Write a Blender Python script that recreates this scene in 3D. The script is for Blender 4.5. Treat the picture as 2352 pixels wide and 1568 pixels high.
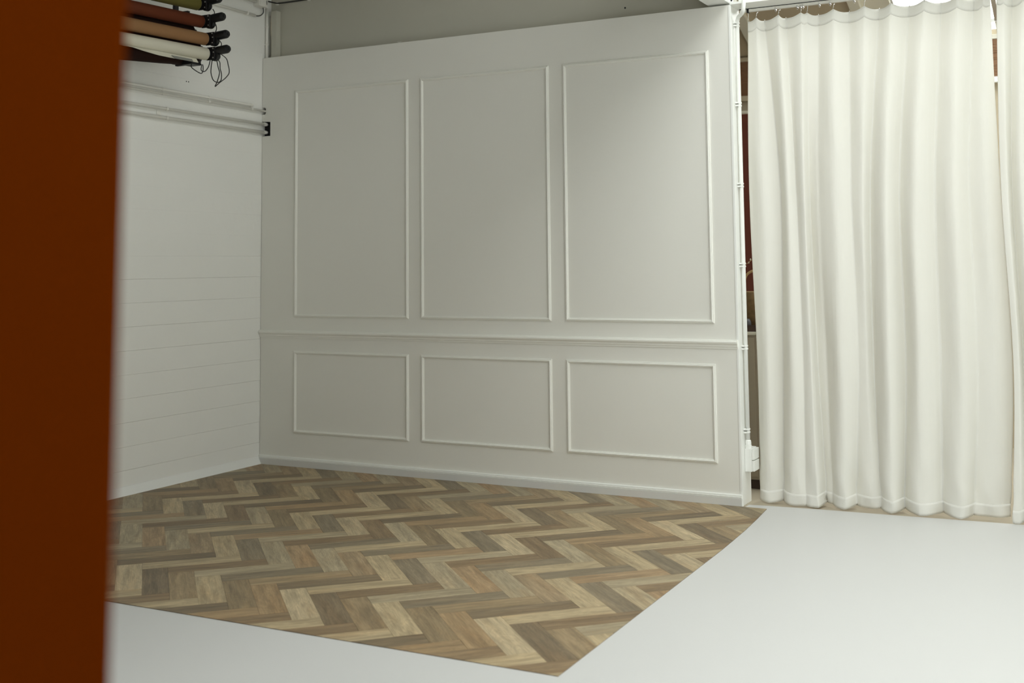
import bpy, bmesh, math, random
from mathutils import Vector, Matrix

for o in list(bpy.data.objects):
    bpy.data.objects.remove(o, do_unlink=True)
SC = bpy.context.scene
COL = SC.collection
RNG = random.Random(7)

# ------------------------------------------------------------------ camera
CAM_POS = Vector((5.7504, -6.9313, 1.4535))
CR = Vector((0.886717, 0.462207, -0.009848))
CU = Vector((0.046716, -0.068388, 0.996564))
CF = Vector((-0.459946, 0.884131, 0.082233))
cd = bpy.data.cameras.new('camera')
cd.sensor_fit = 'HORIZONTAL'
cd.sensor_width = 36.0
cd.lens = 2670.42 / 2352 * 36.0
cd.shift_x = 0.0
cd.shift_y = -(784 - 388.65) / 2352
cd.clip_start = 0.05
cd.dof.use_dof = True
cd.dof.focus_distance = 6.7
cd.dof.aperture_fstop = 2.3
cam = bpy.data.objects.new('camera', cd)
COL.objects.link(cam)
m3 = Matrix((CR, CU, -CF)).transposed()
cam.matrix_world = Matrix.Translation(CAM_POS) @ m3.to_4x4()
SC.camera = cam

# ------------------------------------------------------------------ world, exposure
SC.view_settings.view_transform = 'Standard'
SC.view_settings.look = 'None'
SC.view_settings.gamma = 1.0
SC.view_settings.use_curve_mapping = False
SC.view_settings.exposure = 0.0
w = bpy.data.worlds.new('overcast')
SC.world = w
w.use_nodes = True
bg = w.node_tree.nodes['Background']
bg.inputs[0].default_value = (0.985, 0.995, 0.99, 1)
bg.inputs[1].default_value = 6.5
SC.cycles.max_bounces = 14
SC.cycles.diffuse_bounces = 9
SC.cycles.transparent_max_bounces = 12


def portal(name, center, rot, sx, sy):
    l = bpy.data.lights.new(name, 'AREA')
    l.shape = 'RECTANGLE'
    l.size, l.size_y = sx, sy
    l.cycles.is_portal = True
    o = bpy.data.objects.new(name, l)
    o.location = center
    o.rotation_euler = rot
    COL.objects.link(o)
    return o


# rear roof slope (y, z): rises from the rear wall to the ridge; glazed between GX0 and GX1
RIDGE_Y, RIDGE_Z, EAVE_BACK, EAVE_Z = -0.6, 4.69, 3.0, 3.25
GX0, GX1 = 4.24, 7.2
ang_b = math.atan2(RIDGE_Z - EAVE_Z, EAVE_BACK - RIDGE_Y)
len_b = math.hypot(RIDGE_Z - EAVE_Z, EAVE_BACK - RIDGE_Y)
portal('skylight_portal_rear', ((GX0 + GX1) / 2, (EAVE_BACK + RIDGE_Y) / 2, (EAVE_Z + RIDGE_Z) / 2 + 0.03), (-ang_b, 0, 0), GX1 - GX0, len_b)
SX0, SX1, SY0, SY1 = 4.1, 6.1, -5.0, -0.7     # skylight in the main ceiling
portal('skylight_portal_main', ((SX0 + SX1) / 2, (SY0 + SY1) / 2, 4.86), (0, 0, 0), SX1 - SX0, SY1 - SY0)
WY0, WY1, WZ0, WZ1 = -5.2, -3.2, 0.5, 2.4     # unseen window band, added in the right wall for low side light
portal('added_window_portal_right', (7.72, (WY0 + WY1) / 2, (WZ0 + WZ1) / 2), (0, math.pi / 2, 0), WZ1 - WZ0, WY1 - WY0)

VX0, VX1, VZ0, VZ1 = 5.2, 7.4, 1.2, 4.4       # unseen tall window behind the viewer, added to brighten panelling and curtain
portal('added_window_portal_behind', ((VX0 + VX1) / 2, -8.62, (VZ0 + VZ1) / 2), (math.pi / 2, 0, 0), VX1 - VX0, VZ1 - VZ0)


# ------------------------------------------------------------------ materials
def srgb(r, g, b):
    f = lambda c: (c / 255 / 12.92) if c <= 10 else ((c / 255 + 0.055) / 1.055) ** 2.4
    return (f(r), f(g), f(b), 1)


def mat(name, col, rough=0.6, metal=0.0, noise=0.0, nscale=6.0, bump=0.0, bscale=60.0, stretch=(1, 1, 1), spec=0.5):
    m = bpy.data.materials.new(name)
    m.use_nodes = True
    nt = m.node_tree
    b = nt.nodes['Principled BSDF']
    b.inputs['Roughness'].default_value = rough
    b.inputs['Metallic'].default_value = metal
    b.inputs['Specular IOR Level'].default_value = spec
    b.inputs['Base Color'].default_value = col
    tc = nt.nodes.new('ShaderNodeTexCoord')
    mp = nt.nodes.new('ShaderNodeMapping')
    mp.inputs['Scale'].default_value = stretch
    nt.links.new(tc.outputs['Object'], mp.inputs[0])
    if noise > 0:
        n = nt.nodes.new('ShaderNodeTexNoise')
        n.inputs['Scale'].default_value = nscale
        n.inputs['Detail'].default_value = 5
        nt.links.new(mp.outputs[0], n.inputs['Vector'])
        r = nt.nodes.new('ShaderNodeMapRange')
        r.inputs['To Min'].default_value = 1 - noise
        r.inputs['To Max'].default_value = 1 + noise
        nt.links.new(n.outputs['Fac'], r.inputs['Value'])
        mx = nt.nodes.new('ShaderNodeVectorMath')
        mx.operation = 'SCALE'
        mx.inputs[0].default_value = col[:3]
        nt.links.new(r.outputs[0], mx.inputs['Scale'])
        nt.links.new(mx.outputs[0], b.inputs['Base Color'])
    if bump > 0:
        n2 = nt.nodes.new('ShaderNodeTexNoise')
        n2.inputs['Scale'].default_value = bscale
        n2.inputs['Detail'].default_value = 3
        nt.links.new(mp.outputs[0], n2.inputs['Vector'])
        bp = nt.nodes.new('ShaderNodeBump')
        bp.inputs['Strength'].default_value = bump
        bp.inputs['Distance'].default_value = 0.004
        nt.links.new(n2.outputs['Fac'], bp.inputs['Height'])
        nt.links.new(bp.outputs[0], b.inputs['Normal'])
    return m


M = {}
M['panel'] = mat('light_grey_wall_paint', (0.775, 0.77, 0.72, 1), 0.5, noise=0.012, nscale=2.0, bump=0.05, bscale=90)
M['mould'] = mat('grey_trim_paint', (0.82, 0.82, 0.77, 1), 0.4)
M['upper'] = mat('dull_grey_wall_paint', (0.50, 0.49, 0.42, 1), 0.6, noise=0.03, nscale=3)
M['white'] = mat('white_wall_paint', (0.80, 0.81, 0.79, 1), 0.5, noise=0.015, nscale=3, bump=0.12, bscale=45)
M['trim'] = mat('white_trim_paint', (0.84, 0.85, 0.82, 1), 0.35)
M['block'] = mat('white_block_paint', (0.80, 0.80, 0.77, 1), 0.55, noise=0.02, nscale=4, bump=0.25, bscale=28)
M['pipe'] = mat('white_pipe_paint', (0.80, 0.79, 0.74, 1), 0.35, noise=0.03, nscale=9)
M['black'] = mat('black_plastic', (0.008, 0.009, 0.010, 1), 0.45)
M['blacksteel'] = mat('black_steel', (0.012, 0.011, 0.012, 1), 0.5, 0.2)
M['cable'] = mat('black_cable', (0.008, 0.008, 0.008, 1), 0.5)
M['dark'] = mat('dark_gap', (0.01, 0.01, 0.012, 1), 0.9)
M['steel'] = mat('brushed_steel', (0.55, 0.55, 0.53, 1), 0.35, 0.9)
M['rail'] = mat('white_rail', (0.72, 0.71, 0.66, 1), 0.35)
M['sheetwhite'] = mat('white_vinyl', (0.585, 0.588, 0.582, 1), 0.45, noise=0.012, nscale=1.5, bump=0.02, bscale=20, spec=0.85)
M['beigefloor'] = mat('beige_concrete', (0.42, 0.37, 0.28, 1), 0.6, noise=0.08, nscale=5)
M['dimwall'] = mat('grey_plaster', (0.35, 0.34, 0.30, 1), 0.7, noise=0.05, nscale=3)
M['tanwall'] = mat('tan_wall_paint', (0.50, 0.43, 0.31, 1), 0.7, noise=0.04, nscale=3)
M['cream'] = mat('cream_paint', (0.72, 0.70, 0.60, 1), 0.6)
M['orange'] = mat('burnt_orange_paint', (0.072, 0.0122, 0.0005, 1), 0.7, noise=0.10, nscale=2.2, bump=0.08, bscale=120, spec=0.0)
M['olive'] = mat('olive_paper', (0.115, 0.100, 0.026, 1), 0.75, noise=0.05, nscale=5, spec=0.12)
M['rust'] = mat('rust_brown_paper', (0.105, 0.027, 0.011, 1), 0.75, noise=0.05, nscale=5, spec=0.12)
M['tanpaper'] = mat('tan_paper', (0.27, 0.145, 0.066, 1), 0.75, noise=0.04, nscale=5, spec=0.12)
M['whitepaper'] = mat('white_paper', (0.60, 0.575, 0.47, 1), 0.7, noise=0.02, nscale=5)
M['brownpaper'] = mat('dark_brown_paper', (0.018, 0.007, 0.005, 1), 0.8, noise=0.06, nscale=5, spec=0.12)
M['tape'] = mat('grey_tape', (0.20, 0.20, 0.18, 1), 0.5)
M['redwall'] = mat('oxblood_backdrop', (0.13, 0.03, 0.015, 1), 0.8, noise=0.08, nscale=3)
M['cabinet'] = mat('greige_cabinet', (0.38, 0.33, 0.25, 1), 0.55, noise=0.03, nscale=4)
M['darkwood'] = mat('dark_wood', (0.06, 0.035, 0.025, 1), 0.45, noise=0.2, nscale=5, stretch=(1, 10, 10))
M['wicker'] = mat('brown_wicker', (0.22, 0.14, 0.06, 1), 0.8, noise=0.35, nscale=40, bump=0.6, bscale=60)
M['cane'] = mat('pale_cane', (0.55, 0.38, 0.18, 1), 0.5)
M['slatwood'] = mat('woven_wood_slat', (0.20, 0.10, 0.045, 1), 0.6, noise=0.35, nscale=14, stretch=(0.6, 8, 8))
M['stone'] = mat('charcoal_ceramic', (0.05, 0.05, 0.055, 1), 0.5)


def cloth_material():
    m = mat('cream_cotton_canvas', (0.845, 0.838, 0.79, 1), 0.85, spec=0.15)
    nt = m.node_tree
    b = nt.nodes['Principled BSDF']
    tc = nt.nodes.new('ShaderNodeTexCoord')
    mp = nt.nodes.new('ShaderNodeMapping')
    mp.inputs['Scale'].default_value = (26, 26, 1.6)
    nt.links.new(tc.outputs['Object'], mp.inputs[0])
    n = nt.nodes.new('ShaderNodeTexNoise')
    n.inputs['Scale'].default_value = 1.0
    n.inputs['Detail'].default_value = 3
    nt.links.new(mp.outputs[0], n.inputs['Vector'])
    bp = nt.nodes.new('ShaderNodeBump')
    bp.inputs['Strength'].default_value = 0.22
    bp.inputs['Distance'].default_value = 0.012
    nt.links.new(n.outputs['Fac'], bp.inputs['Height'])
    nt.links.new(bp.outputs[0], b.inputs['Normal'])
    tr = nt.nodes.new('ShaderNodeBsdfTranslucent')
    tr.inputs[0].default_value = (0.86, 0.82, 0.72, 1)
    nt.links.new(bp.outputs[0], tr.inputs['Normal'])
    mix = nt.nodes.new('ShaderNodeMixShader')
    mix.inputs[0].default_value = 0.16
    nt.links.new(b.outputs[0], mix.inputs[1])
    nt.links.new(tr.outputs[0], mix.inputs[2])
    nt.links.new(mix.outputs[0], nt.nodes['Material Output'].inputs[0])
    return m


M['cloth'] = cloth_material()


def glass_material():
    m = bpy.data.materials.new('clear_glazing')
    m.use_nodes = True
    nt = m.node_tree
    for n in list(nt.nodes):
        if n.type == 'BSDF_PRINCIPLED':
            nt.nodes.remove(n)
    t = nt.nodes.new('ShaderNodeBsdfTransparent')
    t.inputs[0].default_value = (0.93, 0.94, 0.93, 1)
    g = nt.nodes.new('ShaderNodeBsdfGlossy')
    g.inputs['Roughness'].default_value = 0.05
    lw = nt.nodes.new('ShaderNodeLayerWeight')
    lw.inputs['Blend'].default_value = 0.5
    pw = nt.nodes.new('ShaderNodeMath')
    pw.operation = 'POWER'
    pw.inputs[1].default_value = 4.0
    nt.links.new(lw.outputs['Facing'], pw.inputs[0])
    sc = nt.nodes.new('ShaderNodeMath')
    sc.operation = 'MULTIPLY_ADD'
    sc.inputs[1].default_value = 0.55
    sc.inputs[2].default_value = 0.03
    nt.links.new(pw.outputs[0], sc.inputs[0])
    mix = nt.nodes.new('ShaderNodeMixShader')
    nt.links.new(sc.outputs[0], mix.inputs[0])
    nt.links.new(t.outputs[0], mix.inputs[1])
    nt.links.new(g.outputs[0], mix.inputs[2])
    nt.links.new(mix.outputs[0], nt.nodes['Material Output'].inputs[0])
    return m


M['glass'] = glass_material()


def plank_material():
    """Printed oak: colour of each plank comes from the object, the grain runs along local X."""
    m = bpy.data.materials.new('printed_oak_plank')
    m.use_nodes = True
    nt = m.node_tree
    b = nt.nodes['Principled BSDF']
    b.inputs['Roughness'].default_value = 0.5
    b.inputs['Specular IOR Level'].default_value = 0.35
    oi = nt.nodes.new('ShaderNodeObjectInfo')
    tc = nt.nodes.new('ShaderNodeTexCoord')
    off = nt.nodes.new('ShaderNodeVectorMath')
    off.operation = 'SCALE'
    off.inputs[0].default_value = (37.0, 91.0, 53.0)
    nt.links.new(oi.outputs['Random'], off.inputs['Scale'])
    add = nt.nodes.new('ShaderNodeVectorMath')
    add.operation = 'ADD'
    nt.links.new(tc.outputs['Object'], add.inputs[0])
    nt.links.new(off.outputs[0], add.inputs[1])

    def noise(scale, stretch, detail, dist=0.0):
        mp = nt.nodes.new('ShaderNodeMapping')
        mp.inputs['Scale'].default_value = stretch
        nt.links.new(add.outputs[0], mp.inputs[0])
        n = nt.nodes.new('ShaderNodeTexNoise')
        n.inputs['Scale'].default_value = scale
        n.inputs['Detail'].default_value = detail
        n.inputs['Distortion'].default_value = dist
        nt.links.new(mp.outputs[0], n.inputs['Vector'])
        return n.outputs['Fac']

    def rng(v, a, c, lo=0.3, hi=0.7):
        r = nt.nodes.new('ShaderNodeMapRange')
        r.inputs['From Min'].default_value = lo
        r.inputs['From Max'].default_value = hi
        r.inputs['To Min'].default_value = a
        r.inputs['To Max'].default_value = c
        nt.links.new(v, r.inputs['Value'])
        return r.outputs[0]

    def mul(a, c):
        x = nt.nodes.new('ShaderNodeMath')
        x.operation = 'MULTIPLY'
        nt.links.new(a, x.inputs[0])
        nt.links.new(c, x.inputs[1])
        return x.outputs[0]
    fine = rng(noise(11.0, (0.9, 26, 1), 5), 0.80, 1.18)
    broad = rng(noise(5.0, (0.7, 6.5, 1), 3, 0.5), 0.74, 1.24)
    # curled cathedral figure: bands of a stretched, distorted field
    fld = noise(3.2, (1.0, 4.2, 1), 2, 1.2)
    sn = nt.nodes.new('ShaderNodeMath')
    sn.operation = 'MULTIPLY'
    sn.inputs[1].default_value = 70.0
    nt.links.new(fld, sn.inputs[0])
    s2 = nt.nodes.new('ShaderNodeMath')
    s2.operation = 'SINE'
    nt.links.new(sn.outputs[0], s2.inputs[0])
    ring = rng(s2.outputs[0], 0.92, 1.06, -1, 1)
    f = mul(mul(fine, broad), ring)
    sc = nt.nodes.new('ShaderNodeVectorMath')
    sc.operation = 'SCALE'
    nt.links.new(oi.outputs['Color'], sc.inputs[0])
    nt.links.new(f, sc.inputs['Scale'])
    # streaks of warmer tint
    warm = rng(noise(2.6, (1.0, 5.0, 1), 3), 0.0, 0.35, 0.5, 0.75)
    mx = nt.nodes.new('ShaderNodeMix')
    mx.data_type = 'RGBA'
    mx.blend_type = 'MULTIPLY'
    nt.links.new(warm, mx.inputs[0])
    nt.links.new(sc.outputs[0], mx.inputs[6])
    mx.inputs[7].default_value = (1.0, 0.78, 0.56, 1)
    nt.links.new(mx.outputs[2], b.inputs['Base Color'])
    return m


M['plank'] = plank_material()


# ------------------------------------------------------------------ mesh helpers
def link(name, bm, m, parent=None, smooth=False):
    me = bpy.data.meshes.new(name)
    bmesh.ops.recalc_face_normals(bm, faces=bm.faces[:])
    bm.to_mesh(me)
    bm.free()
    if smooth:
        for p in me.polygons:
            p.use_smooth = True
    me.materials.append(m)
    o = bpy.data.objects.new(name, me)
    COL.objects.link(o)
    if parent:
        o.parent = parent
    return o


def tag(o, label=None, cat=None, group=None, kind=None):
    if label:
        o['label'] = label
    if cat:
        o['category'] = cat
    if group:
        o['group'] = group
    if kind:
        o['kind'] = kind
    return o


def empty(name, loc=(0, 0, 0)):
    o = bpy.data.objects.new(name, None)
    o.empty_display_size = 0.1
    o.location = loc
    COL.objects.link(o)
    return o


def box(bm, x0, x1, y0, y1, z0, z1, bev=0.0):
    r = bmesh.ops.create_cube(bm, size=1.0)
    for v in r['verts']:
        v.co = Vector((x0 + (v.co.x + .5) * (x1 - x0), y0 + (v.co.y + .5) * (y1 - y0), z0 + (v.co.z + .5) * (z1 - z0)))
    if bev > 0:
        es = list({e for v in r['verts'] for e in v.link_edges})
        bmesh.ops.bevel(bm, geom=es, offset=bev, segments=2, affect='EDGES', profile=0.6)
    return bm


def BX(*a, **k):
    return box(bmesh.new(), *a, **k)


def cyl(bm, p0, p1, r0, r1=None, n=20, cap=True):
    r1 = r0 if r1 is None else r1
    p0, p1 = Vector(p0), Vector(p1)
    d = (p1 - p0).normalized()
    a = d.orthogonal().normalized()
    b = d.cross(a)
    rings = []
    for p, r in ((p0, r0), (p1, r1)):
        rings.append([bm.verts.new(p + (a * math.cos(t) + b * math.sin(t)) * r) for t in [2 * math.pi * i / n for i in range(n)]])
    for i in range(n):
        bm.faces.new((rings[0][i], rings[0][(i + 1) % n], rings[1][(i + 1) % n], rings[1][i]))
    if cap:
        bm.faces.new(rings[0][::-1])
        bm.faces.new(rings[1])
    return bm


def lathe(bm, origin, axis, prof, n=24):
    """prof: list of (distance along axis, radius)"""
    o = Vector(origin)
    d = Vector(axis).normalized()
    a = d.orthogonal().normalized()
    b = d.cross(a)
    prev = None
    for s, r in prof:
        ring = [bm.verts.new(o + d * s + (a * math.cos(2 * math.pi * i / n) + b * math.sin(2 * math.pi * i / n)) * max(r, 1e-5)) for i in range(n)]
        if prev:
            for i in range(n):
                bm.faces.new((prev[i], prev[(i + 1) % n], ring[(i + 1) % n], ring[i]))
        else:
            bm.faces.new(ring[::-1])
        prev = ring
    bm.faces.new(prev)
    return bm


def catmull(pts, k=8):
    P = [Vector(p) for p in pts]
    out = []
    for i in range(len(P) - 1):
        a, b, c, d = P[max(i - 1, 0)], P[i], P[i + 1], P[min(i + 2, len(P) - 1)]
        for j in range(k):
            t = j / k
            out.append(0.5 * ((2 * b) + (c - a) * t + (2 * a - 5 * b + 4 * c - d) * t * t + (3 * b - a - 3 * c + d) * t ** 3))
    out.append(P[-1])
    return out


def tube(bm, pts, r, n=8, k=8):
    P = catmull(pts, k) if k > 1 else [Vector(p) for p in pts]
    prev = None
    a = None
    for i, p in enumerate(P):
        d = (P[min(i + 1, len(P) - 1)] - P[max(i - 1, 0)]).normalized()
        if a is None:
            a = d.orthogonal().normalized()
        a = (a - d * a.dot(d)).normalized()
        b = d.cross(a)
        ring = [bm.verts.new(p + (a * math.cos(2 * math.pi * j / n) + b * math.sin(2 * math.pi * j / n)) * r) for j in range(n)]
        if prev:
            for j in range(n):
                bm.faces.new((prev[j], prev[(j + 1) % n], ring[(j + 1) % n], ring[j]))
        else:
            bm.faces.new(ring[::-1])
        prev = ring
    bm.faces.new(prev)
    return bm


def prism(bm, poly, z0, z1):
    lo = [bm.verts.new((x, y, z0)) for x, y in poly]
    hi = [bm.verts.new((x, y, z1)) for x, y in poly]
    n = len(poly)
    bm.faces.new(lo[::-1])
    bm.faces.new(hi)
    for i in range(n):
        bm.faces.new((lo[i], lo[(i + 1) % n], hi[(i + 1) % n], hi[i]))
    return bm


def extr_xz(bm, poly, y0, y1):
    """extrude an outline in the x,z plane along y"""
    a = [bm.verts.new((x, y0, z)) for x, z in poly]
    b = [bm.verts.new((x, y1, z)) for x, z in poly]
    n = len(poly)
    bm.faces.new(a)
    bm.faces.new(b[::-1])
    for i in range(n):
        bm.faces.new((a[i], b[i], b[(i + 1) % n], a[(i + 1) % n]))
    return bm


def sweep_x(bm, prof, x0, x1):
    """profile of (y, z) points swept along x"""
    a = [bm.verts.new((x0, y, z)) for y, z in prof]
    b = [bm.verts.new((x1, y, z)) for y, z in prof]
    n = len(prof)
    bm.faces.new(a)
    bm.faces.new(b[::-1])
    for i in range(n):
        bm.faces.new((a[i], b[i], b[(i + 1) % n], a[(i + 1) % n]))
    return bm


def S(name, bm, m, parent=None, smooth=False):
    o = link(name, bm, m, parent, smooth)
    if parent is None:
        o['kind'] = 'structure'
    return o


# ================================================================== ROOM SHELL
XR, YF = 7.6, -8.5            # right wall, wall behind the camera
WX = 3.68                      # free end of the panelled wall
S('floor', BX(-0.2, XR + 0.2, YF - 0.2, 3.2, -0.15, 0.0), M['beigefloor'])

# --- left wall: courses of painted block, each a slab of its own on a backing
wl = S('wall_left', BX(-0.2, -0.012, YF, 0.1, 0.0, 3.75), M['block'])
zc = 0.0
edges = [0.0, 0.159, 0.309, 0.4625, 0.616, 0.7685]
while edges[-1] < 3.7:
    edges.append(edges[-1] + 0.1545)
for za, zb in zip(edges[:-1], edges[1:]):
    dx = RNG.uniform(-0.0004, 0.0004)
    link('block_course', BX(-0.012, dx, YF, 0.1, za + (0.0003 if za < 1.4 else 0.00005), min(zb, 3.75) - (0.0003 if za < 1.4 else 0.00005), bev=0.0021 if za < 1.4 else 0.0006), M['block'], wl)
for y in (-0.816, -0.795):
    bm = bmesh.new()
    cyl(bm, (0.0, y, 2.761), (0.0015, y, 2.761), 0.0045, n=10)
    link('screw_hole', bm, M['dark'], wl)

# --- upper wall behind / above the panelled one
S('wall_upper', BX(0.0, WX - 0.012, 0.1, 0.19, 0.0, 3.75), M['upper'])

bm = bmesh.new()
cyl(bm, (2.943, 0.1, 3.132), (2.943, 0.098, 3.132), 0.006, n=10)
link('screw_hole', bm, M['dark'], bpy.data.objects['wall_upper'])

# --- panelled partition with the two pipe notches at its left edge
outline = [(0.004, 0.0), (WX - 0.012, 0.0), (WX - 0.012, 3.05), (0.004, 3.05), (0.004, 2.668),
           (0.030, 2.668), (0.037, 2.655), (0.037, 2.628), (0.030, 2.615), (0.004, 2.615),
           (0.004, 2.562), (0.081, 2.556), (0.081, 2.449), (0.004, 2.449)]
wb = S('wall_back', extr_xz(bmesh.new(), outline, 0.0, 0.096), M['panel'])
link('notch_shade_plate', BX(0.0035, 0.0812, 0.030, 0.0955, 2.4485, 2.5625), M['dark'], wb)  # dark plates stand in for the shade inside the notches

link('notch_shade_plate', BX(0.0035, 0.0372, 0.030, 0.0955, 2.6145, 2.6685), M['dark'], wb)
for za_, zb_ in ((2.4492, 2.4512), (2.5565, 2.5585)):
    link('notch_shade_plate', BX(0.004, 0.0808, 0.001, 0.030, za_, zb_), M['dark'], wb)
link('notch_shade_plate', BX(0.0785, 0.0808, 0.001, 0.030, 2.4512, 2.5565), M['dark'], wb)

# wall end: white boards, and the rounded corner strip
S('trim_1', BX(WX - 0.012, WX, 0.0, 0.19, 0.0, 3.05, bev=0.003), M['trim'])
bm = bmesh.new()
box(bm, WX - 0.014, WX + 0.004, -0.004, 0.016, 0.0, 3.048, bev=0.004)
S('trim_2', bm, M['trim'])

# chair rail (swept moulding)
rail_prof = [(0.0, 0.934), (-0.006, 0.934), (-0.008, 0.944), (-0.013, 0.948), (-0.014, 0.957), (-0.018, 0.962),
             (-0.026, 0.968), (-0.028, 0.976), (-0.026, 0.981), (-0.020, 0.983), (-0.019, 0.988), (-0.012, 0.990), (0.0, 0.990)]
link('chair_rail', sweep_x(bmesh.new(), rail_prof, 0.002, WX - 0.004), M['mould'], wb)

# baseboard of the panelled wall: flat board, fluted cap
bp = [(0.0, 0.002), (-0.021, 0.002), (-0.021, 0.048), (0.0, 0.048)]
cap = [(0.0, 0.0484), (-0.0185, 0.0484), (-0.016, 0.0495), (-0.016, 0.0525), (-0.0195, 0.054), (-0.0195, 0.058),
       (-0.0135, 0.0592), (-0.0135, 0.0618), (-0.0155, 0.063), (-0.0145, 0.068), (-0.006, 0.0705), (0.0, 0.0705)]
M['boardgrey'] = mat('baseboard_reflected_grey', (0.66, 0.66, 0.64, 1), 0.4)  # cool grey that the flat face reflects, put into its colour
bb = S('baseboard_back', sweep_x(bmesh.new(), bp, 0.004, WX - 0.001), M['boardgrey'])
link('cap_moulding', sweep_x(bmesh.new(), cap, 0.004, WX - 0.001), M['trim'], bb)

# plinth of the left wall: a sloping skirting
pl = [(0.0, 0.0), (0.034, 0.0), (0.034, 0.006), (0.006, 0.058), (0.0, 0.060)]
bm = bmesh.new()
a = [bm.verts.new((x, YF, z)) for x, z in pl]
b = [bm.verts.new((x, -0.001, z)) for x, z in pl]
bm.faces.new(a[::-1])
bm.faces.new(b)
for i in range(len(pl)):
    j = (i + 1) % len(pl)
    bm.faces.new((a[i], a[j], b[j], b[i]))
S('baseboard_left', bm, M['white'])

# picture-frame mouldings: six frames, four mitred strips each
STRIP = [(0.0, 0.0), (0.0, -0.007), (0.0035, -0.010), (0.0055, -0.0085), (0.0075, -0.0125), (0.012, -0.0145), (0.0165, -0.0125),
         (0.0185, -0.008), (0.0205, -0.009), (0.0225, -0.006), (0.0225, 0.0)]


def mitred(x0, x1, z0, z1, side):
    bm = bmesh.new()
    ends = []
    for t in (0, 1):
        ring = []
        for u, y in STRIP:
            if side == 'b':
                p = ((x0 + u, z0 + u) if t == 0 else (x1 - u, z0 + u))
            elif side == 't':
                p = ((x0 + u, z1 - u) if t == 0 else (x1 - u, z1 - u))
            elif side == 'l':
                p = ((x0 + u, z0 + u) if t == 0 else (x0 + u, z1 - u))
            else:
                p = ((x1 - u, z0 + u) if t == 0 else (x1 - u, z1 - u))
            ring.append(bm.verts.new((p[0], y, p[1])))
        ends.append(ring)
    n = len(STRIP)
    for i in range(n):
        j = (i + 1) % n
        bm.faces.new((ends[0][i], ends[0][j], ends[1][j], ends[1][i]))
    bm.faces.new(ends[0])
    bm.faces.new(ends[1][::-1])
    return bm


for (xa, xb) in ((0.318, 1.319), (1.4214, 2.4258), (2.5305, 3.5327)):
    for (za, zb) in ((1.0874, 2.7774), (0.2449, 0.8412)):
        fr = empty('moulding_frame', ((xa + xb) / 2, 0, za))
        fr.parent = wb
        for sd in 'btlr':
            o = link('moulding_strip', mitred(xa, xb, za, zb, sd), M['mould'], fr)
            o.matrix_parent_inverse = Matrix.Translation((-(xa + xb) / 2, 0, -za))

# --- ceilings, tie beam, roof
bm = bmesh.new()
extr_xz(bm, [(-0.2, 3.74), (0.0, 3.74), (1.3, 3.78), (3.5, RIDGE_Z), (3.5, RIDGE_Z + 0.12), (-0.2, 3.9)], YF - 0.2, 0.19)
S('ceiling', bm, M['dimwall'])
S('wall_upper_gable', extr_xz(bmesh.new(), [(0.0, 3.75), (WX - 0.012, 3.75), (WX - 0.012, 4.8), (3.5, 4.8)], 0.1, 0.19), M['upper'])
S('trim_3', BX(3.532, 3.672, YF, 0.098, 3.062, 3.90, bev=0.003), M['white'])      # white boxed beam running over the panel end towards the viewer
S('trim_4', BX(0.046, 0.094, 0.045, 0.099, 3.052, 3.42, bev=0.002), M['upper'])   # short post in the corner above the panelling
bm = bmesh.new()
box(bm, XR, XR + 0.2, YF, WY0, 0, 5.0)
box(bm, XR, XR + 0.2, WY1, 3.2, 0, 5.0)
box(bm, XR, XR + 0.2, WY0, WY1, 0, WZ0)
box(bm, XR, XR + 0.2, WY0, WY1, WZ1, 5.0)
S('wall_right', bm, M['white'])
bm = bmesh.new()
box(bm, -0.2, VX0, YF - 0.2, YF, 0, 5.0)
box(bm, VX1, XR + 0.2, YF - 0.2, YF, 0, 5.0)
box(bm, VX0, VX1, YF - 0.2, YF, 0, VZ0)
box(bm, VX0, VX1, YF - 0.2, YF, VZ1, 5.0)
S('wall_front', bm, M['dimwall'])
S('wall_far_left', BX(-0.2, 0.0, 0.19, 3.2, 0, 5.0), M['tanwall'])


def slope(bm, x0, x1, ya, za, yb, zb, t=0.12):
    v = [bm.verts.new(p) for p in ((x0, ya, za), (x1, ya, za), (x1, yb, zb), (x0, yb, zb), (x0, ya, za + t), (x1, ya, za + t), (x1, yb, zb + t), (x0, yb, zb + t))]
    for f in ((0, 1, 2, 3), (7, 6, 5, 4), (0, 4, 5, 1), (1, 5, 6, 2), (2, 6, 7, 3), (3, 7, 4, 0)):
        bm.faces.new([v[i] for i in f])
    return bm


bm = bmesh.new()
slope(bm, 0.0, 3.99, EAVE_BACK, EAVE_Z, RIDGE_Y, RIDGE_Z)
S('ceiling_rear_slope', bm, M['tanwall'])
bm = bmesh.new()
slope(bm, 3.99, GX0, EAVE_BACK, EAVE_Z + 0.004, RIDGE_Y, RIDGE_Z)
slope(bm, GX1, XR, EAVE_BACK, EAVE_Z, RIDGE_Y, RIDGE_Z)
S('ceiling_rear_margin', bm, M['cream'])
bm = bmesh.new()
box(bm, 3.5, SX0, YF - 0.2, RIDGE_Y, RIDGE_Z, RIDGE_Z + 0.12)
box(bm, SX1, XR + 0.2, YF - 0.2, RIDGE_Y, RIDGE_Z, RIDGE_Z + 0.12)
box(bm, SX0, SX1, YF - 0.2, SY0, RIDGE_Z, RIDGE_Z + 0.12)
box(bm, SX0, SX1, SY1, RIDGE_Y, RIDGE_Z, RIDGE_Z + 0.12)
S('ceiling_front', bm, M['white'])
win = empty('window_2', (SX0, SY0, RIDGE_Z))
win['kind'] = 'structure'
inv = Matrix.Translation((-SX0, -SY0, -RIDGE_Z))
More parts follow.
